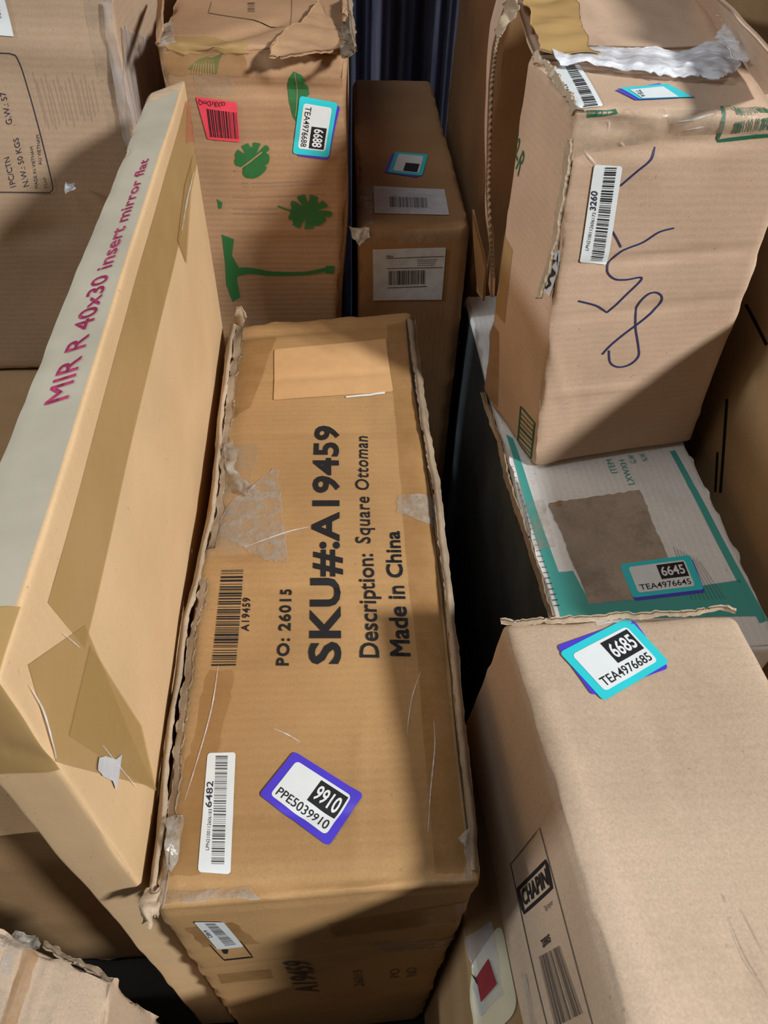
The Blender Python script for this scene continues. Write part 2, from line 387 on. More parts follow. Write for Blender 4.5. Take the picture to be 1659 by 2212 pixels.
def text_bm(body, bold=0.0, space=1.0):
    extra = 0.0
    if 'M' in body: extra = bold * 0.9; bold = 0.0     # outline offset breaks the sharp joints of an M
    cu = bpy.data.curves.new('t', 'FONT'); cu.body = body; cu.offset = bold; cu.resolution_u = 3; cu.space_character = space
    o = bpy.data.objects.new('t', cu); scene.collection.objects.link(o)
    dg = bpy.context.evaluated_depsgraph_get(); me = bpy.data.meshes.new_from_object(o.evaluated_get(dg))
    bm = bmesh.new()
    if extra:
        for dx, dy in ((-extra, -extra), (extra, -extra), (-extra, extra), (extra, extra), (0, 0)):
            k = len(bm.verts); bm.from_mesh(me); bm.verts.ensure_lookup_table()
            for v in bm.verts[k:]: v.co.x += dx; v.co.y += dy
    else: bm.from_mesh(me)
    cap = 0.70
    xs = [v.co.x for v in bm.verts]; x0, x1 = min(xs), max(xs)
    for v in bm.verts: v.co.x = (v.co.x - x0) / (x1 - x0); v.co.y = (v.co.y) / cap; v.co.z = 0
    bpy.data.objects.remove(o); bpy.data.curves.remove(cu); bpy.data.meshes.remove(me)
    return bm
def lerpq(quad, u0, v0, u1, v1):        # quad = TL, TR, BR, BL in pixels -> text quad bl, br, tr, tl ; v measured up from the bottom
    TL, TR, BR, BL = [np.array(q, float) for q in quad]
    f = lambda u, v: (BL * (1 - u) + BR * u) * (1 - v) + (TL * (1 - u) + TR * u) * v
    return [tuple(f(u0, v0)), tuple(f(u1, v0)), tuple(f(u1, v1)), tuple(f(u0, v1))]
def sticker(box, face, quad, number, code, colour, under=None, radius=0.004, plain_code=False):
    if under: box.patch('under_sticker', face, under, M['purple'], off=0.0012, radius=radius)
    st = box.patch('tracking_sticker', face, [quad[3], quad[2], quad[1], quad[0]], colour, off=0.0015, radius=radius, step=0.006)
    bmq = lerpq(quad, .10, .12, .90, .88)
    w = box.patch('sticker_panel', face, bmq, M['label'], off=0.0018, radius=radius, step=0.006, parent=st)
    bq = lerpq(quad, .485, .415, .875, .83)
    box.patch('number_block', face, bq, M['solid_black'], off=0.0021, step=0.006, parent=st)
    if number: box.text(number, face, lerpq(quad, .515, .50, .845, .755), M['white_ink'], bold=0.02, off=0.0024, name='sticker_number', parent=st)
    if code: box.text(code, face, lerpq(quad, .145, .185, .865, .345), M['solid_black'], bold=0.005, off=0.0021, name='sticker_code', parent=st)
    return st

def sheet(name, P, mat, parent=None, loc=(0, 0, 0), thick=0.003, amp=0.001, wl=(0.01, 0.08), seed=1, nu=20, nv=20, ragged=0.0, label=None):
    """P: rows of world points (polyline A, polyline B, ...) -> solid wavy sheet"""
    rows = [np.array(r, float) for r in P]
    def rs(r):
        d = np.concatenate([[0], np.cumsum(np.linalg.norm(np.diff(r, axis=0), axis=1))]); d /= d[-1]
        t = np.linspace(0, 1, nu); return np.stack([np.interp(t, d, r[:, k]) for k in range(3)], 1)
    R = np.array([rs(r) for r in rows]); tv = np.linspace(0, 1, len(R)); t = np.linspace(0, 1, nv)
    G = np.stack([np.stack([np.interp(t, tv, R[:, i, k]) for k in range(3)], 1) for i in range(nu)], 0)
    V = G.reshape(-1, 3)
    wv = waves(seed, 14, *wl); V = V + field(V, wv, amp)
    G = V.reshape(nu, nv, 3)
    if ragged:
        wr = waves(seed + 7, 10, 0.004, 0.02)
        e0 = G[:, 0] - G[:, 1]; e0 /= np.linalg.norm(e0, axis=1)[:, None] + 1e-9
        e1 = G[:, -1] - G[:, -2]; e1 /= np.linalg.norm(e1, axis=1)[:, None] + 1e-9
        G[:, 0] += e0 * field(G[:, 0], wr, ragged)[:, :1]; G[:, -1] += e1 * field(G[:, -1], wr, ragged)[:, :1]
    du = np.gradient(G, axis=0); dv = np.gradient(G, axis=1); n = np.cross(du, dv); n /= np.linalg.norm(n, axis=2)[:, :, None] + 1e-12
    T = (G + n * thick / 2).reshape(-1, 3); B = (G - n * thick / 2).reshape(-1, 3); N = len(T)
    f1 = grid_faces(nu, nv); F = [f1, f1[:, ::-1] + N]
    ring = [i * nv for i in range(nu)] + [(nu - 1) * nv + j for j in range(1, nv)] + [i * nv + nv - 1 for i in range(nu - 2, -1, -1)] + [j for j in range(nv - 2, 0, -1)]
    F.append(np.array([[ring[i], ring[(i + 1) % len(ring)], ring[(i + 1) % len(ring)] + N, ring[i] + N] for i in range(len(ring))]))
    o = link_mesh(name, np.concatenate([T, B]), np.concatenate(F)[:, ::-1], mat, parent, loc)
    if label: o['label'] = label
    return o
def U3(pts, h): return [W(*un(x, y, h)) for x, y in pts]      # pixel polyline on a level plane
def bx(B, name, P, mat, **k): return sheet(name, P, mat, B.e, B.loc, **k)
FB = 2.085

# ================================================================== structure
def struct(name, verts, faces, mat):
    o = link_mesh(name, verts, faces, mat, smooth=False); o['kind'] = 'structure'; return o
floor_m = plain('dark_concrete', (0.012, 0.011, 0.010), 0.9, 0.2, 0.2, 6)
struct('floor', [(-3, -2, 0), (3, -2, 0), (3, 2.4, 0), (-3, 2.4, 0)], [(0, 1, 2, 3)], floor_m)
# far wall hung with ribbed black plastic
mw, nt, b = new_mat('black_ribbed_sheeting')
tc = nt.nodes.new('ShaderNodeTexCoord').outputs['Object']
nt.links.new(mixrgb(nt, ramp(nt, noise(nt, tc, 9, 5, 0.6, (6, 1, 0.3)), 0.4, 0.7), (0.05, 0.055, 0.10), (0.17, 0.165, 0.23)), b.inputs['Base Color'])
b.inputs['Roughness'].default_value = 0.45
xs = np.linspace(-3, 3, 1200); rng = np.random.RandomState(4)
dpt = 0.012 * np.sin(xs * 95) + 0.02 * np.sin(xs * 31 + 1) + 0.006 * np.sin(xs * 223)
V = [(x, 2.05 + d, z) for x, d in zip(xs, dpt) for z in (0, 3.0)]
struct('wall_back', V, grid_faces(len(xs), 2), mw)

# ================================================================== boxes
# --- long ottoman box in the middle
A = Box('long golden brown ottoman box with black SKU print and violet sticker, in the middle',
        [un(322, 1966, 1), un(1043, 1903, 1), un(889, 668, 1), un(500, 700, 1)],
        [(-.239, .268, FB), (.163, .285, FB), (.163, 1.52, FB), (-.236, 1.46, FB)], M['ottoman'], r=0.012, step=0.006, amp=0.0016, seed=3, edge=0.0012)
A.crease('top', (350, 1922), (1005, 1876), 0.006, 0.007, False)
A.crease('top', (455, 730), (888, 700), 0.004, 0.008, False)
A.crease('top', (470, 940), (900, 930), 0.0015, 0.004)
A.crease('top', (510, 825), (890, 800), 0.0018, 0.006); A.crease('top', (450, 1197), (560, 1195), 0.003, 0.005)
A.crease('top', (440, 1275), (960, 1262), 0.0016, 0.005)
A.crease('top', (800, 690), (790, 1260), 0.0012, 0.004); A.crease('top', (780, 1560), (765, 1900), -0.0015, 0.006)
A.crease('top', (400, 1765), (900, 1760), 0.0015, 0.006); A.crease('top', (470, 1447), (640, 1445), -0.001, 0.006)
A.crease('top', (870, 1740), (960, 1860), 0.002, 0.006); A.crease('top', (530, 690), (470, 1150), 0.003, 0.010)
A.crease('top', (895, 700), (1010, 1860), 0.003, 0.008, False)
A.crease('front', (345, 1975), (1035, 1915), 0.002, 0.006, False); A.crease('front', (420, 2100), (990, 2010), 0.0012, 0.006)
A.build()
A.text('SKU#:A19459', 'top', [(733, 1437), (730, 921), (681, 921), (667, 1437)], M['black'], bold=0.03, space=1.05)
A.text('PO: 26015', 'top', [(622, 1440), (630, 1271), (607, 1271), (596, 1440)], M['black'], bold=0.03, space=1.15)
A.text('Description:', 'top', [(817, 1422), (805, 1197), (772, 1197), (776, 1422)], M['black'], bold=0.016)
A.text('Square Ottoman', 'top', [(800, 1175), (794, 943), (767, 943), (768, 1175)], M['black'], bold=0.014, space=1.1)
A.text('Made in China', 'top', [(884, 1417), (862, 1148), (832, 1148), (841, 1417)], M['solid_black'], bold=0.022)
A.text('A19459', 'top', [(536, 1365), (541, 1291), (525, 1291), (520, 1365)], M['black'], bold=0.02, space=1.15)
A.bars('top', [(455, 1441), (480, 1229), (527, 1228), (508, 1440)], M['black'], 40, 5, name='printed_barcode')
# labels
lp = [(448, 1627), (509, 1625), (498, 1888), (428, 1885)]
A.patch('inventory_label', 'top', lp, M['label'], off=0.0010, radius=0.003)
A.bars('top', [(457, 1868), (466, 1632), (492, 1632), (485, 1868)], M['faded'], 60, 8, off=0.0013)
A.text('LPN2100112606183', 'top', [(452, 1838), (458, 1748), (451, 1748), (445, 1838)], M['blue_black'], off=0.0013, name='label_text')
A.text('6482', 'top', [(457, 1745), (461, 1688), (447, 1688), (444, 1745)], M['blue_black'], bold=0.01, off=0.0013, name='label_text')
sticker(A, 'top', [(637, 1624), (787, 1721), (711, 1830), (560, 1717)], '9910', 'PPE5039910', M['purple'])
k = A.patch('kraft_label', 'top', [(594, 757), (834, 733), (848, 845), (589, 866)], M['kraft_label'], off=0.0016, radius=0.003)
k['label'] = 'peach coloured blank label'
A.patch('label_edge', 'top', [(744, 857), (830, 846), (830, 850), (746, 860)], M['label'], off=0.0019)
# tapes on the ottoman box
A.patch('tape_strip', 'top', [(508, 735), (600, 727), (540, 880), (505, 900)], M['tape_amber'], off=0.0010, ragged=0.002)
A.patch('tape_strip', 'top', [(478, 960), (560, 960), (520, 1200), (445, 1200)], M['tape_clear'], off=0.0010, ragged=0.004)
A.patch('tape_strip', 'top', [(435, 1130), (600, 1010), (625, 1215), (575, 1210)], M['tape_grey'], off=0.0013, ragged=0.008, seed=3)['label'] = 'wrinkled clear tape remnant'
A.patch('tape_strip', 'top', [(835, 700), (888, 690), (1010, 1885), (940, 1885)], M['tape_amber'], off=0.0008, ragged=0.002)
A.patch('tape_strip', 'top', [(450, 1450), (505, 1450), (430, 1890), (345, 1900)], M['tape_amber'], off=0.0008, ragged=0.003)
A.patch('tape_strip', 'top', [(860, 1068), (950, 1070), (955, 1140), (858, 1110)], M['tape_grey'], off=0.0013, ragged=0.006, seed=9)
A.patch('tape_strip', 'top', [(350, 1925), (545, 1912), (555, 1948), (352, 1966)], M['tape_grey'], off=0.0014, ragged=0.004, seed=5)
A.patch('tape_strip', 'top', [(905, 1895), (1030, 1885), (1038, 1905), (900, 1930)], M['tape_clear'], off=0.0012, ragged=0.003, seed=6)
A.patch('tape_strip', 'front', [(400, 2005), (505, 1990), (560, 2035), (440, 2045)], M['tape_amber'], off=0.0010, ragged=0.002)
A.patch('tape_strip', 'front', [(710, 1990), (1020, 1945), (1000, 1990), (720, 2020)], M['tape_amber'], off=0.0010, ragged=0.003)
A.patch('tape_strip', 'front', [(800, 2035), (990, 2025), (985, 2045), (830, 2055)], M['tape_grey'], off=0.0012, ragged=0.006, seed=8)
A.patch('tape_strip', 'front', [(470, 2105), (585, 2092), (590, 2112), (480, 2125)], M['tape_amber'], off=0.0010)
A.patch('inventory_label', 'front', [(418, 1990), (482, 1989), (524, 2041), (468, 2048)], M['label'], off=0.0012, radius=0.003)
A.bars('front', [(442, 1992), (485, 2040), (509, 2036), (464, 1991)], M['faded'], 40, 8, off=0.0015)
A.text('6482', 'front', [(438, 2008), (450, 2024), (459, 2021), (447, 2006)], M['blue_black'], off=0.0015, name='label_text')
A.stroke('printed_frame', 'front', [(452, 2040), (484, 2072), (545, 2064), (518, 2030)], 2.2, M['black'], smooth=False)
A.poly('printed_arrow', 'front', [(478, 2050), (492, 2049), (490, 2058), (482, 2058)], M['black'])
A.text('A19459', 'front', [(690, 2137), (668, 2072), (608, 2072), (640, 2140)], M['faded'], bold=0.02)
for q, tx in (([(790, 2125), (782, 2092), (762, 2093), (768, 2126)], '26015'), ([(865, 2108), (866, 2090), (845, 2092), (845, 2110)], 'PO'), ([(902, 2105), (903, 2088), (880, 2090), (880, 2108)], 'NO')):
    A.text(tx, 'front', q, M['faded'])
for pts in ([(470, 1440), (452, 1550), (400, 1730)], [(590, 1574), (622, 1588), (650, 1605)], [(908, 1450), (890, 1510), (880, 1590)], [(938, 1560), (940, 1620), (930, 1720), (925, 1800)], [(530, 1180), (620, 1150), (668, 1140)]):
    A.stroke('tape_wrinkle', 'top', pts, [0.5, 3.0, 0.5], M['film_white'], off=0.0014)
# torn lip along the left top edge
lip = [(505, 700), (490, 800), (478, 900), (468, 1000), (462, 1100), (440, 1180), (425, 1250), (400, 1340), (388, 1450), (372, 1560), (360, 1640), (352, 1740), (340, 1850), (326, 1960)]
bx(A, 'torn_edge', [U3([(x - 6, y) for x, y in lip], 1.010), U3([(x - 1, y) for x, y in lip], 0.993), U3([(x + 4, y + 2) for x, y in lip], 0.997)], M['raw'], thick=0.0025, amp=0.0016, wl=(0.010, 0.14), nu=220, nv=9, ragged=0.0022, seed=4, label='frayed pale cardboard edge')
bx(A, 'split_flap', [U3([(x + 12, y + 3) for x, y in lip[6:]], 0.996), U3([(x + 28, y + 3) for x, y in lip[6:]], 0.992)], M['grey_raw'], thick=0.002, amp=0.003, wl=(0.02, 0.12), nu=120, nv=7, ragged=0.003, seed=6)
bx(A, 'split_flap', [U3([(x + 7, y + 3) for x, y in lip[:6]], 0.996), U3([(x + 22, y + 6) for x, y in lip[:6]], 0.994)], M['grey_raw'], thick=0.002, amp=0.0025, wl=(0.01, 0.08), nu=90, nv=7, ragged=0.003, seed=7)
bx(A, 'tape_curl', [U3([(480, 965), (495, 1030), (520, 1062), (550, 1070)], 0.985), U3([(500, 950), (512, 1015), (535, 1040), (558, 1052)], 0.992)], M['tape_grey'], thick=0.0006, amp=0.004, wl=(0.01, 0.04), nu=50, nv=12, seed=5)
bx(A, 'tape_curl', [U3([(355, 1770), (365, 1800), (350, 1880)], 0.985), U3([(392, 1760), (390, 1830), (365, 1890)], 0.993)], M['tape_grey'], thick=0.0006, amp=0.004, wl=(0.01, 0.04), nu=40, nv=12, seed=11)
# crumpled tuft at the near left corner and torn tab at the far left corner
bx(A, 'crumpled_corner', [U3([(318, 1925), (308, 1960), (306, 1990)], 0.998), U3([(330, 1920), (322, 1965), (318, 1995)], 0.985), U3([(345, 1930), (338, 1965), (330, 1985)], 1.000)], M['raw'], thick=0.003, amp=0.005, wl=(0.006, 0.02), nu=34, nv=22, ragged=0.004, seed=15)
bx(A, 'torn_tab', [U3([(507, 690), (512, 700), (520, 712)], 1.0), [W(*un(509, 680, 0.97)), W(*un(520, 678, 0.965)), W(*un(530, 690, 0.98))], [W(*un(512, 668, 0.955)), W(*un(522, 662, 0.95)), W(*un(533, 684, 0.97))]], M['raw'], thick=0.003, amp=0.002, nu=16, nv=16, ragged=0.002, seed=17)
# battered right edge: sunken layered edge of the right flap
rt = [(893, 690), (905, 800), (925, 930), (948, 1060), (962, 1180), (985, 1400), (1000, 1560), (1018, 1720), (1032, 1880)]
bx(A, 'torn_edge', [U3([(x - 12, y) for x, y in rt], 0.995), U3([(x - 4, y) for x, y in rt], 0.990), U3([(x + 3, y) for x, y in rt], 1.006)], M['grey_raw'], thick=0.002, amp=0.0016, wl=(0.01, 0.08), nu=150, nv=8, ragged=0.002, seed=24)
A.stroke('edge_split', 'top', [(x - 16, y) for x, y in rt], [2, 6, 4, 9, 5, 3, 6, 2], M['faded'], off=0.0012)
bx(A, 'tape_curl', [U3([(992, 1800), (1010, 1850), (1005, 1900)], 0.988), U3([(1016, 1790), (1024, 1850), (1020, 1905)], 0.994)], M['tape_grey'], thick=0.0006, amp=0.003, wl=(0.008, 0.03), nu=40, nv=12, seed=21)

# --- tall mirror box
E = Box('tall narrow mirror carton with crimson printing on its grey top edge',
        [(-.313, .286, .5), (-.250, .286, .5), (-.267, 1.486, .5), (-.320, 1.42, .5)],
        [(-.340, .300, FB), (-.262, .300, FB), (-.262, 1.486, FB), (-.330, 1.45, FB)], M['mirror'], r=0.004, step=0.006, amp=0.0012, seed=8, edge=0.0003)
E.crease('right', (60, 1484), (119, 1650), 0.001, 0.005); E.crease('front', (2, 1603), (112, 1655), 0.002, 0.005)
E.build()
sp = lerpq([(322, 202), (396, 172), (396, 172), (322, 202)], 0, 0, 1, 1)
def Et(u, v): return (u, v)
E.patch('printed_strip', 'top', [(0.01, 0.055), (0.93, 0.055), (0.93, 0.955), (0.01, 0.955)], M['grey_paper'], off=0.0012, px=False, step=0.006)['label'] = 'grey top strip'
E.text('MIR R 40x30 insert mirror flat', 'top', [(148, 866), (322, 345), (303, 350), (96, 882)], M['crimson'], bold=0.014, off=0.0018)
E.patch('tape_strip', 'right', [(102, 1304), (400, 215), (433, 320), (181, 1400)], M['tape_tan'], off=0.0008)['label'] = 'long tan tape band'
E.patch('tape_strip', 'right', [(60, 1440), (180, 1350), (330, 1700), (122, 1650)], M['tape_tan'], off=0.0012)
E.patch('tape_strip', 'right', [(190, 1393), (303, 1568), (333, 1710), (145, 1590)], M['tape_tan'], off=0.0016)
E.patch('tape_strip', 'right', [(395, 400), (415, 330), (400, 570), (380, 520)], M['tape_tan'], off=0.0018)
E.patch('tape_strip', 'right', [(440, 330), (452, 330), (498, 690), (488, 660)], M['tape_tan'], off=0.0010)
E.patch('salmon_tape', 'right', [(402, 215), (430, 215), (440, 298), (398, 308)], M['salmon'], off=0.0020, ragged=0.001)
E.patch('torn_tape_patch', 'right', [(208, 1636), (258, 1636), (248, 1700), (206, 1665)], M['label_dull'], off=0.0021, ragged=0.004, seed=2)
E.patch('end_tape', 'top', [(0.0, 0.955), (1, 0.955), (1, 1.0), (0, 1.0)], M['tape_grey'], off=0.0012, px=False)
E.patch('end_tape', 'top', [(0.0, 0.0), (1, 0.0), (1, 0.055), (0, 0.055)], M['tape_tan'], off=0.0012, px=False)
E.patch('end_tape', 'front', [(0.0, 0.90), (1, 0.90), (1, 1.0), (0, 1.0)], M['tape_tan'], off=0.0012, px=False)
for pts in ([(415, 370), (400, 430), (388, 500)], [(130, 1370), (165, 1400)], [(215, 1610), (290, 1700)], [(60, 1484), (90, 1540), (118, 1640)]):
    E.stroke('tape_wrinkle', 'right', pts, [1, 3.5, 1], M['film_white'], off=0.0022)

# --- palm leaf box
F_ = Box('tall brown box printed with green palm and monstera leaves, behind the mirror carton',
         [(-.328, 1.60, .485), (.030, 1.60, .485), (.028, 2.6, .47), (-.335, 2.6, .47)],
         [(-.328, 1.60, FB), (-.024, 1.60, FB), (-.024, 2.6, FB), (-.335, 2.6, FB)], M['palm'], r=0.012, step=0.007, amp=0.004, seed=21, edge=0.003)
F_.crease('front', (345, 118), (760, 130), 0.010, 0.012, False); F_.crease('front', (430, 182), (750, 200), 0.007, 0.010)
F_.crease('front', (583, 125), (584, 180), -0.006, 0.010); F_.crease('front', (360, 300), (740, 300), 0.002, 0.008)
F_.crease('front', (500, 500), (740, 500), -0.002, 0.008); F_.crease('top', (430, 100), (620, 40), 0.008, 0.015)
F_.crease('front', (530, 300), (545, 460), -0.002, 0.006)
F_.build()
def leaf_mon(cx, cy, rx, ry, ang, n=11, seed=1):
    pts = []; N = 220
    for i in range(N):
        t = (i + 0.5) / N * 2 * math.pi; k = 1.0; a = abs(t - math.pi)
        ph = (t / (2 * math.pi) * n) % 1.0
        if 0.33 < ph < 0.67 and a > 0.3: k = 1 - 0.58 * math.sin((ph - 0.33) / 0.34 * math.pi) ** 0.6
        heart = 1 + 0.14 * math.exp(-(min(t, 2 * math.pi - t) / .25) ** 2) - 0.30 * math.exp(-(a / .22) ** 2)
        x = math.cos(t) * rx * k * heart; y = math.sin(t) * ry * k * (1 - 0.12 * math.cos(t))
        pts.append((cx + x * math.cos(ang) - y * math.sin(ang), cy + x * math.sin(ang) + y * math.cos(ang)))
    return pts
F_.poly('printed_leaf', 'front', leaf_mon(544, 341, 39, 37, 2.5 + 3.14, 9), M['green'])
F_.poly('printed_leaf', 'front', leaf_mon(662, 457, 44, 36, 0.15, 9), M['green'])
F_.poly('printed_leaf', 'front', [(638, 152), (628, 165), (623, 185), (626, 215), (634, 250), (642, 263), (655, 250), (668, 225), (660, 214), (673, 204), (670, 185), (658, 176), (666, 172), (655, 158)], M['green'])
F_.stroke('printed_stem', 'front', [(505, 364), (520, 357), (565, 325)], 3.0, M['palm'], off=0.0012)
F_.stroke('printed_stem', 'front', [(640, 155), (645, 200), (640, 250)], 1.6, M['palm'], off=0.0012)
F_.stroke('printed_stem', 'front', [(598, 441), (615, 449), (635, 456)], 3.5, M['green'])
fern = [(410, 150), (430, 133), (450, 125), (462, 128), (470, 135), (487, 116), (476, 135), (472, 160)]
F_.poly('printed_leaf', 'front', fern, M['green'])
for i in range(9): F_.stroke('leaflet_gap', 'front', [(418 + i * 6, 160), (424 + i * 5, 140 - i)], 1.5, M['palm'], off=0.0012)
F_.stroke('printed_trunk', 'front', [(500, 585), (540, 580), (590, 588), (660, 590), (705, 582)], [26, 14, 10, 8, 9], M['green'])
F_.poly('printed_leaf', 'front', [(705, 574), (723, 574), (722, 591), (704, 591)], M['green'])
F_.poly('printed_leaf', 'front', [(478, 500), (505, 510), (502, 545), (520, 575), (515, 600), (522, 640), (505, 650), (492, 610), (488, 560)], M['green'])
F_.poly('printed_leaf', 'front', [(466, 425), (478, 433), (476, 445), (470, 446)], M['green'])
for j, (y0, x0, x1) in enumerate(((390, 520, 700), (398, 520, 690), (420, 500, 700), (445, 500, 600), (455, 500, 600))):
    F_.stroke('rubbed_print', 'front', [(x0, y0), (x1, y0 + 2)], 3.0, M['rub'], smooth=False)
F_.patch('pink_label', 'front', [(425, 207), (513, 219), (518, 303), (448, 298)], M['pink'], off=0.0014, radius=0.002)
F_.bars('front', [(512, 240), (447, 232), (453, 292), (515, 296)], M['black'], 20, 3, off=0.0018)
F_.text('csXRrDmQ', 'front', [(488, 218), (430, 214), (431, 224), (488, 230)], M['black'], off=0.0018, name='label_text')
sticker(F_, 'front', [(736, 221), (709, 343), (631, 331), (651, 207)], '6688', 'TEA4976688', M['cyan'], [(655, 212), (741, 228), (709, 349), (640, 336)])
F_.patch('tape_strip', 'top', [(385, 80), (530, 78), (535, 112), (350, 118)], M['tape_tan'], off=0.0012, ragged=0.004)
F_.patch('tape_strip', 'front', [(350, 120), (530, 118), (540, 165), (360, 160)], M['tape_amber'], off=0.0012, ragged=0.003)
F_.patch('tape_strip', 'front', [(420, 162), (500, 160), (510, 205), (430, 205)], M['tape_clear'], off=0.0012, ragged=0.003)
F_.stroke('perforation', 'top', [(455, 26), (520, 38), (615, 54)], 1.0, M['black'], smooth=False); F_.stroke('perforation', 'top', [(629, 0), (627, 52)], 1.2, M['faded'], smooth=False)
F_.stroke('perforation', 'top', [(460, 0), (454, 26)], 1.2, M['faded'], smooth=False)
F_.bars('top', [(536, 23), (536, 0), (551, 0), (551, 24)], M['faded'], 8, 2, name='printed_barcode')
bx(F_, 'top_flap', [U3([(590, 92), (620, 60), (650, 50), (690, 0)], .470), U3([(582, 122), (650, 118), (700, 112), (748, 100)], .482), U3([(582, 128), (650, 124), (700, 120), (752, 112)], .489)][:2], M['palm'], thick=0.003, amp=0.003, nu=40, nv=20, ragged=0.004, seed=31)
bx(F_, 'crumpled_corner', [U3([(735, 60), (742, 90), (738, 118)], .478), U3([(762, 40), (765, 90), (758, 125)], .472)], M['grey_raw'], thick=0.003, amp=0.005, wl=(0.008, 0.03), nu=30, nv=14, seed=32)
bx(F_, 'tape_curl', [U3([(342, 60), (345, 85), (350, 105)], .478), U3([(372, 45), (378, 75), (380, 92)], .470)], M['tape_grey'], thick=0.0006, amp=0.004, wl=(0.01, 0.04), nu=30, nv=14, seed=33)
bx(F_, 'side_flap', [U3([(342, -10), (340, 50), (340, 95)], .465), U3([(352, -10), (352, 40), (352, 60)], .440)], M['palm'], thick=0.003, amp=0.001, nu=20, nv=6, seed=34)
bx(F_, 'side_flap', [U3([(748, -10), (756, 50), (766, 95)], .455), U3([(758, -10), (764, 50), (768, 110)], .470)], M['grey_raw'], thick=0.003, amp=0.002, nu=30, nv=6, seed=35, ragged=0.002)

# --- dark brown box with two shipping labels
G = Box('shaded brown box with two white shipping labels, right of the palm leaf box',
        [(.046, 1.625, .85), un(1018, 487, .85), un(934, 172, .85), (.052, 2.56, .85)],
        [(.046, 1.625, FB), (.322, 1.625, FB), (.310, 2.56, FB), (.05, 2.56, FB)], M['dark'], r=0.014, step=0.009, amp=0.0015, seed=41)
G.build()
sticker(G, 'top', [(924, 334), (911, 380), (837, 372), (854, 327)], None, None, M['cyan'], [(846, 331), (914, 338), (902, 383), (829, 372)])
G.patch('shipping_label', 'top', [(807, 402), (959, 409), (970, 466), (810, 461)], M['label_dull'], off=0.0012)
G.bars('top', [(843, 448), (924, 450), (922, 428), (842, 425)], M['faded'], 34, 12, off=0.0016)
G.patch('shipping_label', 'front', [(805, 538), (963, 534), (953, 647), (804, 649)], M['label_dull'], off=0.0012)
G.bars('front', [(838, 616), (917, 613), (918, 583), (838, 585)], M['black'], 34, 13, off=0.0016)
G.text('FBA', 'front', [(834, 556), (849, 556), (849, 551), (834, 551)], M['black'], off=0.0016, name='label_text')
for a, b in (((834, 558), (958, 553)), ((834, 580), (955, 577)), ((835, 622), (920, 618))): G.stroke('label_rule', 'front', [a, b], 1.3, M['black'], off=0.0016, smooth=False)
for i in range(4): G.stroke('label_text', 'front', [(840, 563 + i * 4), (882 - i * 4, 562 + i * 4)], 1.2, M['ghost'], off=0.0016, smooth=False); G.stroke('label_text', 'front', [(900, 561 + i * 4), (945 - i * 3, 560 + i * 4)], 1.2, M['faded'], off=0.0016, smooth=False)
G.patch('tape_strip', 'front', [(752, 497), (1012, 495), (1008, 525), (752, 525)], M['tape_clear'], off=0.0008, ragged=0.002)
G.patch('tape_strip', 'top', [(760, 400), (806, 400), (806, 484), (755, 484)], M['tape_grey'], off=0.0008, ragged=0.003)
bx(G, 'tape_curl', [U3([(758, 490), (775, 492), (795, 490)], .846), [W(*on_y(765, 520, 1.618)), W(*on_y(780, 530, 1.618)), W(*on_y(800, 512, 1.618))]], M['film_white'], thick=0.0006, amp=0.003, wl=(0.008, 0.03), nu=24, nv=14, seed=42)

# --- big pale box top left
yD = 1.60; tr = on_y(232, 0, yD); tr2 = on_y(278, 297, yD); hN = 1.232
dx = (tr2[0] - tr[0]) / (tr2[2] - tr[2])
rtx = lambda h: tr[0] + dx * (h - tr[2])
D = Box('large stretch wrapped box printed with net weight and Vietnam origin, top left corner',
        [(-1.35, yD, .06), (rtx(.06), yD, .06), (-.385, 2.3, .06), (-1.35, 2.3, .06)],
        [(-1.35, yD, hN - .004), (-.420, yD, hN - .004), (-.385, 2.3, hN - .004), (-1.35, 2.3, hN - .004)], M['big'], r=0.010, step=0.010, amp=0.003, seed=51)
D.crease('front', (0, 100), (230, 112), -0.004, 0.02, False); D.crease('front', (0, 520), (150, 500), 0.004, 0.02)
D.build()
D.text('1PC/CTN', 'front', [(36, 402), (19, 338), (8, 341), (24, 405)], M['blue_black'])
D.text('N.W.: 50 KGS', 'front', [(64, 402), (37, 298), (26, 301), (52, 405)], M['blue_black'])
D.text('MADE IN VIETNAM', 'front', [(84, 407), (69, 317), (63, 319), (77, 409)], M['blue_black'])
D.text('AU VIETNAM', 'front', [(90, 357), (82, 292), (75, 294), (83, 359)], M['blue_black'])
D.text('FSAP', 'front', [(104, 407), (99, 384), (93, 385), (97, 409)], M['faded'])
D.text('G.W.: 57', 'front', [(24, 268), (8, 199), (-4, 202), (11, 271)], M['blue_black'])
D.stroke('printed_frame', 'front', [(-40, 112), (0, 115), (25, 117), (38, 130), (60, 205), (90, 312), (113, 400), (110, 416), (95, 418), (0, 413), (-40, 412)], 2.2, M['blue_black'])
for i in range(16): D.stroke('rubbed_print', 'front', [(96 + i * 8, 270 - i * 2 + (i * 37 % 23)), (68 + i * 9, 155 + (i * 53 % 31))], 3.0, M['rub'], smooth=False)
D.patch('shipping_label', 'front', [(-60, -40), (8, -10), (30, 80), (-60, 76)], M['label'], off=0.0012)
D.text('LOT 4', 'front', [(3, 42), (1, 14), (-8, 14), (-6, 42)], M['blue_black'], off=0.0016, name='label_text')
D.patch('tape_strip', 'front', [(185, 0), (228, 0), (275, 290), (240, 300)], M['tape_clear'], off=0.0010, ragged=0.001)
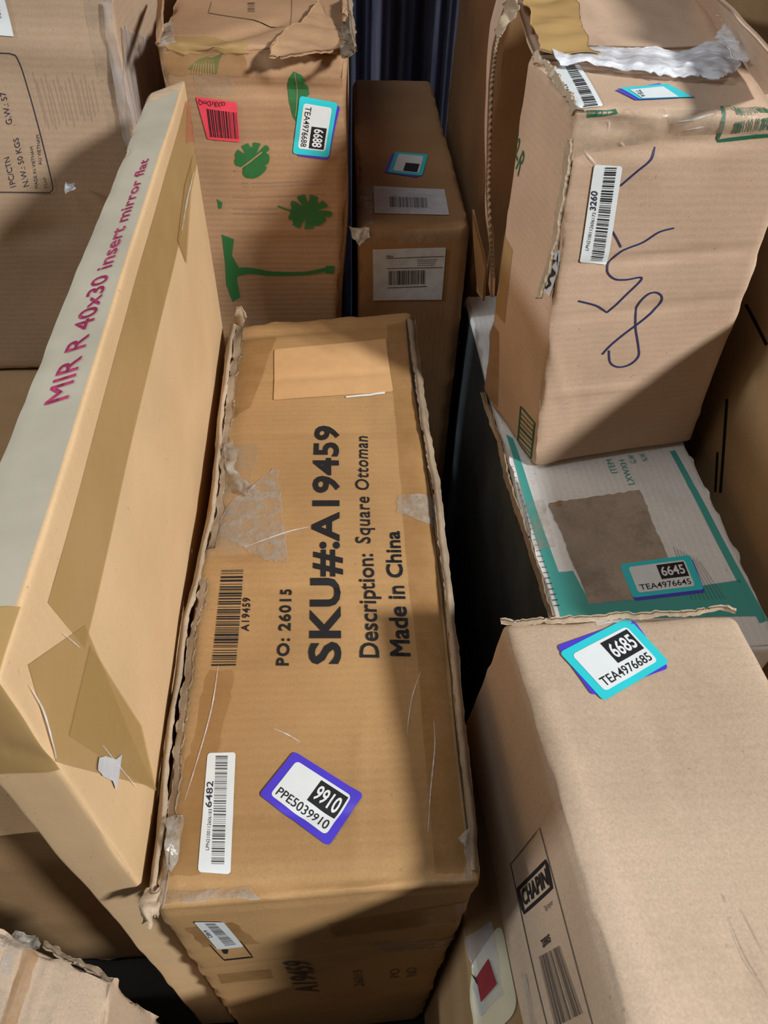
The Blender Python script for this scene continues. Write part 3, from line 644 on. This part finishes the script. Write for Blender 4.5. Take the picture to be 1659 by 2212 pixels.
bx(D, 'stretch_wrap', [[W(*on_y(222, 0, yD - .012)), W(*on_y(238, 125, yD - .012)), W(*on_y(268, 300, yD - .012)), W(*on_y(290, 420, yD - .012))], [W(*on_y(240, 0, yD - .02)), W(*on_y(258, 125, yD - .02)), W(*on_y(290, 290, yD - .02)), W(*on_y(312, 420, yD - .02))]], M['wrap'], thick=0.001, amp=0.002, wl=(0.01, 0.06), nu=80, nv=20, seed=52)
D.patch('stretch_wrap', 'right', [(262, 60), (330, 90), (335, 190), (285, 285)], M['wrap'], off=0.003, ragged=0.003)
bx(D, 'tape_curl', [[W(*on_y(145, 392, yD - .008)), W(*on_y(158, 392, yD - .012))], [W(*on_y(146, 418, yD - .010)), W(*on_y(160, 412, yD - .02))]], M['film_white'], thick=0.001, amp=0.004, wl=(0.008, 0.03), nu=14, nv=14, seed=53)

# --- low box under it
N = Box('low brown box under the large wrapped box, behind the mirror carton',
        [(-1.3, .44, hN), (-.368, .44, hN), (-.368, 2.3, hN), (-1.3, 2.3, hN)],
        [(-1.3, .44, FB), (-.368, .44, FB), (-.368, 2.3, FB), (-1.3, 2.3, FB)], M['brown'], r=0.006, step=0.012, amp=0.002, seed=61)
N.crease('top', (0, 1865), (170, 1852), 0.002, 0.008, False)
N.build()

# --- taped box bottom left corner
hL = 1.42
L = Box('battered taped box in the bottom left corner of the photo',
        [un(-200, 2600, hL), un(170, 2560, hL), un(246, 2118, hL), un(-60, 1990, hL)],
        [un(-200, 2600, hL)[:2] + (FB,), un(170, 2560, hL)[:2] + (FB,), un(246, 2118, hL)[:2] + (FB,), un(-60, 1990, hL)[:2] + (FB,)], M['sprayer'], r=0.008, step=0.006, amp=0.002, seed=71, edge=0.003)
L.crease('top', (92, 2045), (35, 2212), 0.005, 0.006, False); L.crease('top', (60, 2035), (0, 2190), 0.004, 0.006, False)
L.crease('top', (150, 2075), (100, 2212), 0.002, 0.005)
L.build()
L.patch('tape_strip', 'top', [(55, 2035), (88, 2045), (38, 2212), (5, 2212)], M['tape_amber'], off=0.001, ragged=0.002)
L.patch('tape_strip', 'top', [(20, 2030), (50, 2035), (0, 2190), (-30, 2180)], M['tape_grey'], off=0.001, ragged=0.002)
L.patch('tape_strip', 'top', [(130, 2070), (160, 2085), (110, 2212), (80, 2212)], M['tape_clear'], off=0.001, ragged=0.002)
bx(L, 'crumpled_corner', [U3([(0, 2022), (30, 2012), (60, 2022), (88, 2035)], hL - .008), U3([(0, 2050), (30, 2042), (62, 2046), (88, 2048)], hL - .022)], M['tape_grey'], thick=0.001, amp=0.005, wl=(0.008, 0.03), nu=50, nv=20, seed=72)
bx(L, 'torn_edge', [U3([(92, 2036), (150, 2066), (245, 2116)], hL - .004), U3([(90, 2044), (148, 2076), (240, 2124)], hL - .01)], M['grey_raw'], thick=0.003, amp=0.002, wl=(0.006, 0.03), nu=60, nv=8, ragged=0.002, seed=73)

# --- sprayer box bottom right
hC = .84
C = Box('big light brown sprayer box with a cyan sticker on its top, bottom right corner',
        [un(1440, 2500, hC), un(2020, 2200, hC), un(1592, 1322, hC), un(1084, 1340, hC)],
        [(.243, un(1440, 2500, hC)[1], 1.236), (.70, .05, 1.236), (.565, .60, 1.236), (.205, .60, 1.236)], M['sprayer'], r=0.010, step=0.006, amp=0.0018, seed=81, edge=0.0008)
C.crease('top', (1175, 1500), (1420, 2212), -0.002, 0.006, False); C.crease('top', (1350, 1400), (1500, 1800), 0.001, 0.01)
C.crease('top', (1560, 1990), (1640, 2150), 0.003, 0.004)
C.build()
sticker(C, 'top', [(1206, 1411), (1355, 1333), (1442, 1430), (1301, 1516)], '6685', 'TEA4976685', M['cyan'], [(1201, 1396), (1366, 1336), (1441, 1442), (1277, 1504)])
C.stroke('logo_frame', 'left', [(1120, 1922), (1181, 1856), (1193, 1914), (1134, 1974), (1120, 1922), (1130, 1911)], 6.5, M['black'], smooth=False)
C.text('CHAPIN', 'left', [(1134, 1958), (1187, 1906), (1180, 1872), (1127, 1925)], M['black'], bold=0.03, space=1.05)
C.text('Sprayer', 'left', [(1180, 1966), (1197, 1949), (1194, 1938), (1177, 1955)], M['faded'], bold=0.01)
C.text('20005', 'left', [(1177, 2047), (1193, 2032), (1189, 2016), (1171, 2032)], M['black'], bold=0.03)
C.bars('left', [(1168, 2068), (1212, 2040), (1258, 2190), (1200, 2215)][0:1] + [(1212, 2040), (1262, 2188), (1202, 2218)], M['faded'], 14, 6, name='printed_barcode')
C.stroke('printed_frame', 'left', [(1204, 2300), (1103, 1868), (1168, 1787), (1290, 2240)], 1.4, M['black'], smooth=False)
C.patch('tape_strip', 'top', [(1290, 1333), (1345, 1330), (1350, 1400), (1290, 1410)], M['tape_clear'], off=0.0006, ragged=0.001)
C.patch('tape_strip', 'left', [(1128, 2105), (1140, 2105), (1165, 2235), (1150, 2235)], M['tape_grey'], off=0.001)
bx(C, 'torn_edge', [U3([(1080, 1337), (1200, 1336), (1330, 1328), (1450, 1322), (1560, 1310), (1590, 1318)], hC - .004), U3([(1082, 1345), (1200, 1343), (1330, 1337), (1450, 1330), (1560, 1317), (1588, 1323)], hC + .002)], M['raw'], thick=0.003, amp=0.0016, wl=(0.006, 0.05), nu=150, nv=7, ragged=0.002, seed=82)
C.patch('tape_strip', 'top', [(1285, 1337), (1350, 1331), (1352, 1340), (1290, 1350)], M['film_white'], off=0.001, ragged=0.002)
for pts in ([(1572, 1975), (1610, 2060), (1659, 2150)], [(1600, 1960), (1650, 2060)], [(1560, 1925), (1568, 1945)]):
    C.stroke('scratch', 'top', pts, [1, 3.5, 1], M['ghost'], off=0.0007)

# --- flat white box with teal print under the pen-marked box
H = Box('white and teal box with sticker 6645, under the pen marked box',
        [(.366, .655, 1.1), (.750, .655, 1.1), (.735, 1.74, 1.1), (.331, 1.74, 1.1)],
        [(.366, .655, FB), (.750, .655, FB), (.735, 1.74, FB), (.345, 1.74, FB)], M['white'], r=0.006, step=0.007, amp=0.0016, seed=91, edge=0.0025)
H.crease('top', (1120, 1105), (1560, 1035), 0.0015, 0.004); H.crease('top', (1165, 1030), (1245, 1330), 0.001, 0.004)
H.build()
H.patch('dark_side_patch', 'left', [(0.0, 0.02), (1, 0.02), (1, 0.985), (0, 0.985)], M['slate'], off=0.0008, px=False, step=0.02)['label'] = 'dark slate left side'  # dark slate patch laid over almost the whole left face
H.poly('printed_band', 'top', [(1093, 938), (1108, 948), (1240, 1330), (1212, 1335), (1128, 1060)], M['teal'])
H.poly('printed_band', 'top', [(1446, 976), (1458, 974), (1560, 1165), (1659, 1345), (1640, 1350), (1540, 1160)], M['teal'])
H.poly('printed_band', 'top', [(1192, 1237), (1238, 1234), (1275, 1306), (1600, 1258), (1640, 1335), (1212, 1340)], M['teal'])
q = [(1187, 1087), (1379, 1059), (1478, 1290), (1273, 1306)]
H.patch('torn_patch', 'top', q, cardboard('stained_torn_paper', (0.40, 0.33, 0.26), blot=0.25, flute_amt=0.0, bump=1.0, speck=0.5, dirt=0.9), off=0.0009, ragged=0.002)['label'] = 'brown stained patch where a label tore off'
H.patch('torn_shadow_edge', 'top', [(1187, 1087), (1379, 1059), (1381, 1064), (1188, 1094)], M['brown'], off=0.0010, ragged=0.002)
H.text('ITEM', 'top', [(1333, 1022), (1319, 993), (1306, 995), (1318, 1024)], M['teal'], off=0.0012)
H.text('LXWXH', 'top', [(1369, 1047), (1347, 994), (1334, 996), (1354, 1049)], M['teal'], off=0.0012)
H.text('G.W', 'top', [(1374, 1001), (1366, 984), (1354, 985), (1361, 1003)], M['teal'], off=0.0012)
H.text('N.W', 'top', [(1399, 996), (1391, 981), (1379, 982), (1386, 998)], M['teal'], off=0.0012)
bm_ = 0
for i in range(26):
    t = i / 25; x = 1095 + t * 100; y = 1010 + t * 300
    H.stroke('printed_tick', 'top', [(x + 2, y), (x + 14, y - 1)], 1.0 + 3.0 * max(0, t - .4), M['faded'], off=0.001, smooth=False)
for i in range(9): H.stroke('printed_text', 'top', [(1455 + i * 7, 1185 + i * 4), (1495 + i * 9, 1300)], 2.4, M['ghost'], off=0.001, smooth=False)
sticker(H, 'top', [(1339, 1222), (1490, 1204), (1521, 1279), (1367, 1295)], '6645', 'TEA4976645', M['cyan'], [(1345, 1229), (1496, 1212), (1524, 1285), (1370, 1301)])
H.patch('clear_tape', 'top', [(1100, 1090), (1175, 1080), (1200, 1180), (1140, 1190)], M['tape_clear'], off=0.001, ragged=0.003)
bx(H, 'torn_edge', [U3([(1038, 849), (1073, 952), (1097, 1055), (1140, 1180), (1184, 1329)], 1.108), U3([(1046, 849), (1082, 952), (1107, 1055), (1150, 1180), (1194, 1329)], 1.096)], M['grey_raw'], thick=0.003, amp=0.0015, wl=(0.01, 0.06), nu=90, nv=7, ragged=0.002, seed=92)

# --- pen marked box standing on the white one
hB = .40
Bq = Box('upright brown box with blue pen scrawl, standing on the white and teal box',
         [un(1238, 234, hB), (.668, 1.085, hB), (.655, 1.70, hB), un(1140, 119, hB)],
         [un(1150, 1012, 1.094), (.758, 1.166, 1.094), (.733, 1.70, 1.094), (.322, 1.345, 1.094)], M['pen'], r=0.008, step=0.006, amp=0.0018, seed=101, edge=0.0012)
for a, b, d, w_ in (((1240, 335), (1659, 300), 0.004, 0.006), ((1235, 262), (1400, 275), 0.005, 0.007), ((1200, 575), (1659, 535), 0.003, 0.005), ((1190, 690), (1640, 640), 0.002, 0.006),
                    ((1180, 855), (1420, 830), -0.002, 0.006), ((1445, 245), (1445, 300), 0.004, 0.005), ((1180, 720), (1230, 900), -0.0015, 0.005), ((1260, 770), (1245, 960), 0.001, 0.004), ((1330, 310), (1659, 285), 0.003, 0.006)):
    Bq.crease('front', a, b, d, w_)
Bq.build()
Bq.patch('inventory_label', 'front', [(1283, 355), (1344, 358), (1310, 573), (1250, 566)], M['label'], off=0.0012, radius=0.003)
Bq.bars('front', [(1275, 560), (1307, 358), (1332, 358), (1301, 563)], M['black'], 48, 14, off=0.0016)
Bq.text('LPN2100112606173', 'front', [(1269, 540), (1286, 458), (1279, 457), (1262, 538)], M['blue_black'], off=0.0016, name='label_text')
Bq.text('3260', 'front', [(1285, 454), (1290, 412), (1276, 410), (1273, 452)], M['blue_black'], bold=0.02, off=0.0016, name='label_text')
Bq.patch('inventory_label', 'top', [(1195, 150), (1250, 141), (1300, 231), (1242, 236)], M['label'], off=0.0014, radius=0.002)
Bq.bars('top', [(1219, 146), (1240, 143), (1290, 232), (1262, 234)][0:1] + [(1262, 234), (1290, 232), (1240, 143)], M['black'], 30, 15, off=0.0018)
Bq.text('3260', 'top', [(1221, 186), (1231, 206), (1222, 207), (1213, 187)][::-1], M['blue_black'], bold=0.01, off=0.0018, name='label_text')
Bq.patch('under_sticker', 'top', [(1326, 197), (1420, 182), (1497, 212), (1370, 219)], M['purple'], off=0.0010)
Bq.patch('tracking_sticker', 'top', [(1334, 193), (1438, 184), (1492, 213), (1378, 218)], M['cyan'], off=0.0014)
Bq.patch('sticker_panel', 'top', [(1356, 198), (1428, 191), (1462, 214), (1384, 217)], M['label'], off=0.0018)
Bq.text('TEA', 'top', [(1378, 199), (1392, 215), (1383, 215), (1366, 200)][::-1], M['solid_black'], off=0.0021, name='sticker_code')
# blue pen strokes
for pts in ([(1417, 321), (1405, 345), (1375, 370), (1340, 400)], [(1322, 498), (1332, 515), (1341, 533)],
            [(1458, 491), (1425, 500), (1390, 522), (1345, 540), (1322, 560), (1312, 575), (1314, 590), (1330, 602), (1355, 603), (1389, 600), (1350, 640), (1313, 676)], [(1313, 676), (1290, 660), (1248, 649)],
            [(1301, 765), (1320, 745), (1350, 720), (1390, 690), (1425, 660), (1433, 640), (1420, 630), (1400, 636), (1380, 660), (1375, 700), (1380, 745), (1379, 768), (1360, 786), (1335, 792), (1318, 782), (1316, 756)]):
    Bq.stroke('pen_stroke', 'front', pts, 3.6, M['pen_blue'])
for pts in ([(1262, 322), (1272, 338), (1288, 354)], [(1300, 268), (1318, 262), (1316, 285)], [(1340, 305), (1352, 318)], [(1460, 262), (1500, 258), (1540, 250)], [(1480, 280), (1520, 272)]):
    Bq.stroke('tape_wrinkle', 'front', pts, [0.5, 3.5, 0.5], M['film_white'], off=0.0018)
# green prints
Bq.stroke('printed_frame', 'front', [(1700, 200), (1567, 218), (1554, 308), (1700, 288)], 8, M['dark_green'], smooth=False)
Bq.bars('front', [(1585, 290), (1700, 275), (1705, 212), (1590, 224)], M['dark_green'], 14, 7, name='printed_barcode')
Bq.stroke('printed_mark', 'front', [(1268, 249), (1334, 240)], 16, M['dark_green'], smooth=False)
Bq.text('70-R', 'left', [(1103, 312), (1120, 380), (1136, 340), (1117, 272)], M['dark_green'], bold=0.0)
Bq.stroke('printed_frame', 'left', [(1115, 965), (1124, 877), (1154, 914), (1143, 1000)], 3.0, M['dark_green'], smooth=False)
for i in range(8): Bq.stroke('printed_bar', 'left', [(1122 - i * 1.0, 890 + i * 10), (1151 - i * 1.0, 922 + i * 10)], [1.5, 2.5, 1.5, 4][i % 4], M['dark_green'], smooth=False)
Bq.poly('hidden_label', 'left', [(1197, 540), (1208, 546), (1186, 640), (1167, 622)], M['label_dull'])
Bq.stroke('label_scribble', 'left', [(1196, 560), (1190, 575), (1193, 590), (1184, 600), (1187, 612), (1178, 622)], 5, M['black'], off=0.0014)
# tape, film
Bq.patch('tape_strip', 'front', [(1238, 242), (1445, 232), (1450, 300), (1245, 340)], M['tape_clear'], off=0.0010, ragged=0.003)
Bq.patch('tape_strip', 'front', [(1440, 238), (1700, 215), (1700, 290), (1445, 290)], M['tape_clear'], off=0.0012, ragged=0.002)
Bq.patch('tape_strip', 'left', [(1075, 480), (1108, 540), (1090, 700), (1040, 640)], M['tape_tan'], off=0.0010)
Bq.patch('tape_strip', 'left', [(1050, 680), (1078, 720), (1075, 880), (1040, 840)], M['tape_amber'], off=0.0010)
bx(Bq, 'plastic_film', [U3([(1165, 108), (1250, 100), (1340, 100), (1440, 112), (1505, 105), (1560, 70)], hB - .008), U3([(1190, 122), (1260, 132), (1360, 138), (1450, 148), (1530, 130), (1600, 110)], hB - .016), U3([(1215, 140), (1290, 146), (1380, 158), (1450, 160), (1550, 170), (1605, 135)], hB - .010)],
   M['film_white'], thick=0.0008, amp=0.004, wl=(0.01, 0.07), nu=150, nv=36, seed=111, ragged=0.004)
bx(Bq, 'plastic_film', [U3([(1548, 35), (1560, 60), (1545, 92)], hB - .035), U3([(1580, 28), (1590, 70), (1570, 100)], hB - .035), U3([(1615, 50), (1640, 90), (1610, 140)], hB - .03)],
   M['film_white'], thick=0.0008, amp=0.004, wl=(0.012, 0.05), nu=50, nv=40, seed=112, ragged=0.002)
bx(Bq, 'rear_flap', [U3([(1150, 112), (1250, 106), (1400, 104), (1600, 108)], hB - .004), U3([(1105, -20), (1250, -25), (1350, -25), (1480, -25)], hB - .012)], M['pen'], thick=0.004, amp=0.002, wl=(0.03, 0.2), nu=60, nv=40, seed=113)
bx(Bq, 'kraft_tape', [U3([(1124, -20), (1140, 30), (1165, 85), (1166, 106)], hB - .022), U3([(1245, -20), (1255, 40), (1270, 95), (1297, 120)], hB - .018)], M['tape_kraft'], thick=0.001, amp=0.003, wl=(0.02, 0.10), nu=40, nv=34, seed=114, ragged=0.001, label='crumpled brown tape over the torn rear corner')
# peeled side sheet with exposed fluting, standing behind the left face
yS = 1.40
edge = [(1112, -30), (1090, 30), (1072, 100), (1063, 180), (1058, 300), (1056, 400), (1060, 520), (1066, 600), (1062, 640)]
bx(Bq, 'peeled_side_panel', [[W(*on_y(x, y, yS)) for x, y in edge], [W(on_y(x, y, yS)[0] + .012, yS + .12, on_y(x, y, yS)[2]) for x, y in edge]], M['pen'], thick=0.006, amp=0.002, wl=(0.05, 0.2), nu=60, nv=12, seed=115)
zz = []
for i in range(110):
    t = i / 109; k = t * (len(edge) - 2); a = int(k); f = k - a; x = edge[a][0] * (1 - f) + edge[a + 1][0] * f; y = edge[a][1] * (1 - f) + edge[a + 1][1] * f
    p = W(*on_y(x + (2.6 if i % 2 else -2.6), y, yS - .004)); zz.append(p)
bx(Bq, 'exposed_fluting', [zz, [p + np.array([0, .006, 0]) for p in zz]], M['raw'], thick=0.0012, amp=0.0, nu=330, nv=3, seed=1)
bx(Bq, 'torn_paper', [[W(*on_y(x, y, yS - .006)) for x, y in ((1098, -20), (1085, 20), (1074, 50), (1072, 80))], [W(*on_y(x, y, yS - .02)) for x, y in ((1125, -20), (1118, 20), (1108, 45), (1078, 82))]], M['raw'], thick=0.002, amp=0.003, wl=(0.01, 0.04), nu=30, nv=14, seed=117, ragged=0.004, label='ragged white torn paper layer')
# split flap along the front left corner
cr = [(1232, 300), (1226, 360), (1212, 440), (1200, 520), (1180, 600), (1165, 645)]
yy = lambda y: 1.10 - .02
bx(Bq, 'torn_flap_edge', [[W(*on_y(x - 6, y, 1.095)) for x, y in cr], [W(*on_y(x + 3, y, 1.075)) for x, y in cr]], M['raw'], thick=0.0035, amp=0.0015, wl=(0.006, 0.04), nu=90, nv=7, ragged=0.002, seed=118)
Bq.poly('open_slit', 'front', [(1238, 345), (1228, 400), (1212, 480), (1190, 600), (1186, 660), (1182, 640), (1190, 560), (1208, 450), (1222, 370)], M['shade'], off=0.0010)
bx(Bq, 'crumpled_corner', [U3([(1150, 118), (1185, 160), (1215, 200), (1240, 245)], hB - .004), U3([(1165, 112), (1205, 160), (1232, 205), (1262, 240)], hB - .012)], M['raw'], thick=0.003, amp=0.003, wl=(0.008, 0.04), nu=60, nv=12, ragged=0.003, seed=119)
bx(Bq, 'side_flap', [U3([(1490, -20), (1560, 70), (1659, 205)], hB - .01), U3([(1545, -20), (1620, 60), (1720, 175)], hB - .07)], M['pen'], thick=0.004, amp=0.002, wl=(0.05, 0.2), nu=40, nv=16, seed=120, label='curled right top flap')
bx(Bq, 'side_flap', [[W(*on_y(1021, 452, 1.5)), W(*on_y(1052, 580, 1.45))], [W(*on_y(1032, 630, 1.5)), W(*on_y(1045, 650, 1.45))]], M['brown'], thick=0.003, amp=0.001, nu=10, nv=10, seed=121)

# --- tall dark box behind
xk = .338
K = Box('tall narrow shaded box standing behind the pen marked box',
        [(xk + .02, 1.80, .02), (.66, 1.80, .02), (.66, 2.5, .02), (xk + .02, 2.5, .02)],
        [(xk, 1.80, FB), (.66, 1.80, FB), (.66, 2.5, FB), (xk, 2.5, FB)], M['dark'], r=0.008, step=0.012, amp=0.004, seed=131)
K.crease('front', (1050, 60), (1030, 420), 0.005, 0.012); K.build()
K.patch('tape_strip', 'front', [(1030, 0), (1060, 0), (1035, 420), (1012, 400)], M['tape_amber'], off=0.001, ragged=0.003)

# --- tall box at the right edge
I = Box('tall brown box with black hand hole slits, against the right edge of the photo',
        [(.800, .40, .67), (1.3, .40, .67), (1.3, 2.45, .67), (.800, 2.45, .67)],
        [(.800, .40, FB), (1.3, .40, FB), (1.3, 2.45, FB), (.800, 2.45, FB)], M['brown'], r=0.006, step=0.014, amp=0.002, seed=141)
I.build()
I.stroke('hand_hole_slit', 'left', [(1612, 660), (1659, 745)], 7, M['shade'], smooth=False)
I.stroke('hand_hole_slit', 'left', [(1572, 862), (1564, 960), (1556, 1062)], 6, M['shade'], smooth=False)
I.stroke('hand_hole_slit', 'left', [(1550, 975), (1545, 1060)], 5, M['shade'], smooth=False)
J = Box('brown box stacked on the tall right hand box, top right corner',
        [(.780, 1.10, .13), (1.3, 1.10, .13), (1.3, 2.4, .13), (.780, 2.4, .13)],
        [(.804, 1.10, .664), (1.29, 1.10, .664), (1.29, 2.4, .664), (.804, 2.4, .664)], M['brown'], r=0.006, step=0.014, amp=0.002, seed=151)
J.build()

# --- low box bottom right between ottoman box and sprayer box
O = Box('low box with cream label and clear document pouch, wedged beneath the sprayer box',
        [(.172, -.25, 1.245), (.56, -.25, 1.245), (.56, .585, 1.245), (.172, .585, 1.245)],
        [(.172, -.25, FB), (.56, -.25, FB), (.56, .585, FB), (.172, .585, FB)], M['brown'], r=0.006, step=0.008, amp=0.001, seed=161)
O.build()
O.patch('cream_label', 'top', [(1003, 2110), (1085, 1990), (1122, 2180), (1012, 2290)], M['cream'], off=0.001, radius=0.012)
O.patch('document_pouch', 'top', [(998, 2030), (1065, 1990), (1086, 2148), (1038, 2195)], M['poly'], off=0.002, ragged=0.002)
O.poly('hazard_diamond', 'top', [(1057, 2071), (1075, 2125), (1040, 2165), (1030, 2112)], M['red'], off=0.0025)
O.poly('hazard_diamond', 'top', [(1020, 2102), (1034, 2118), (1032, 2128)], M['solid_black'], off=0.0025)
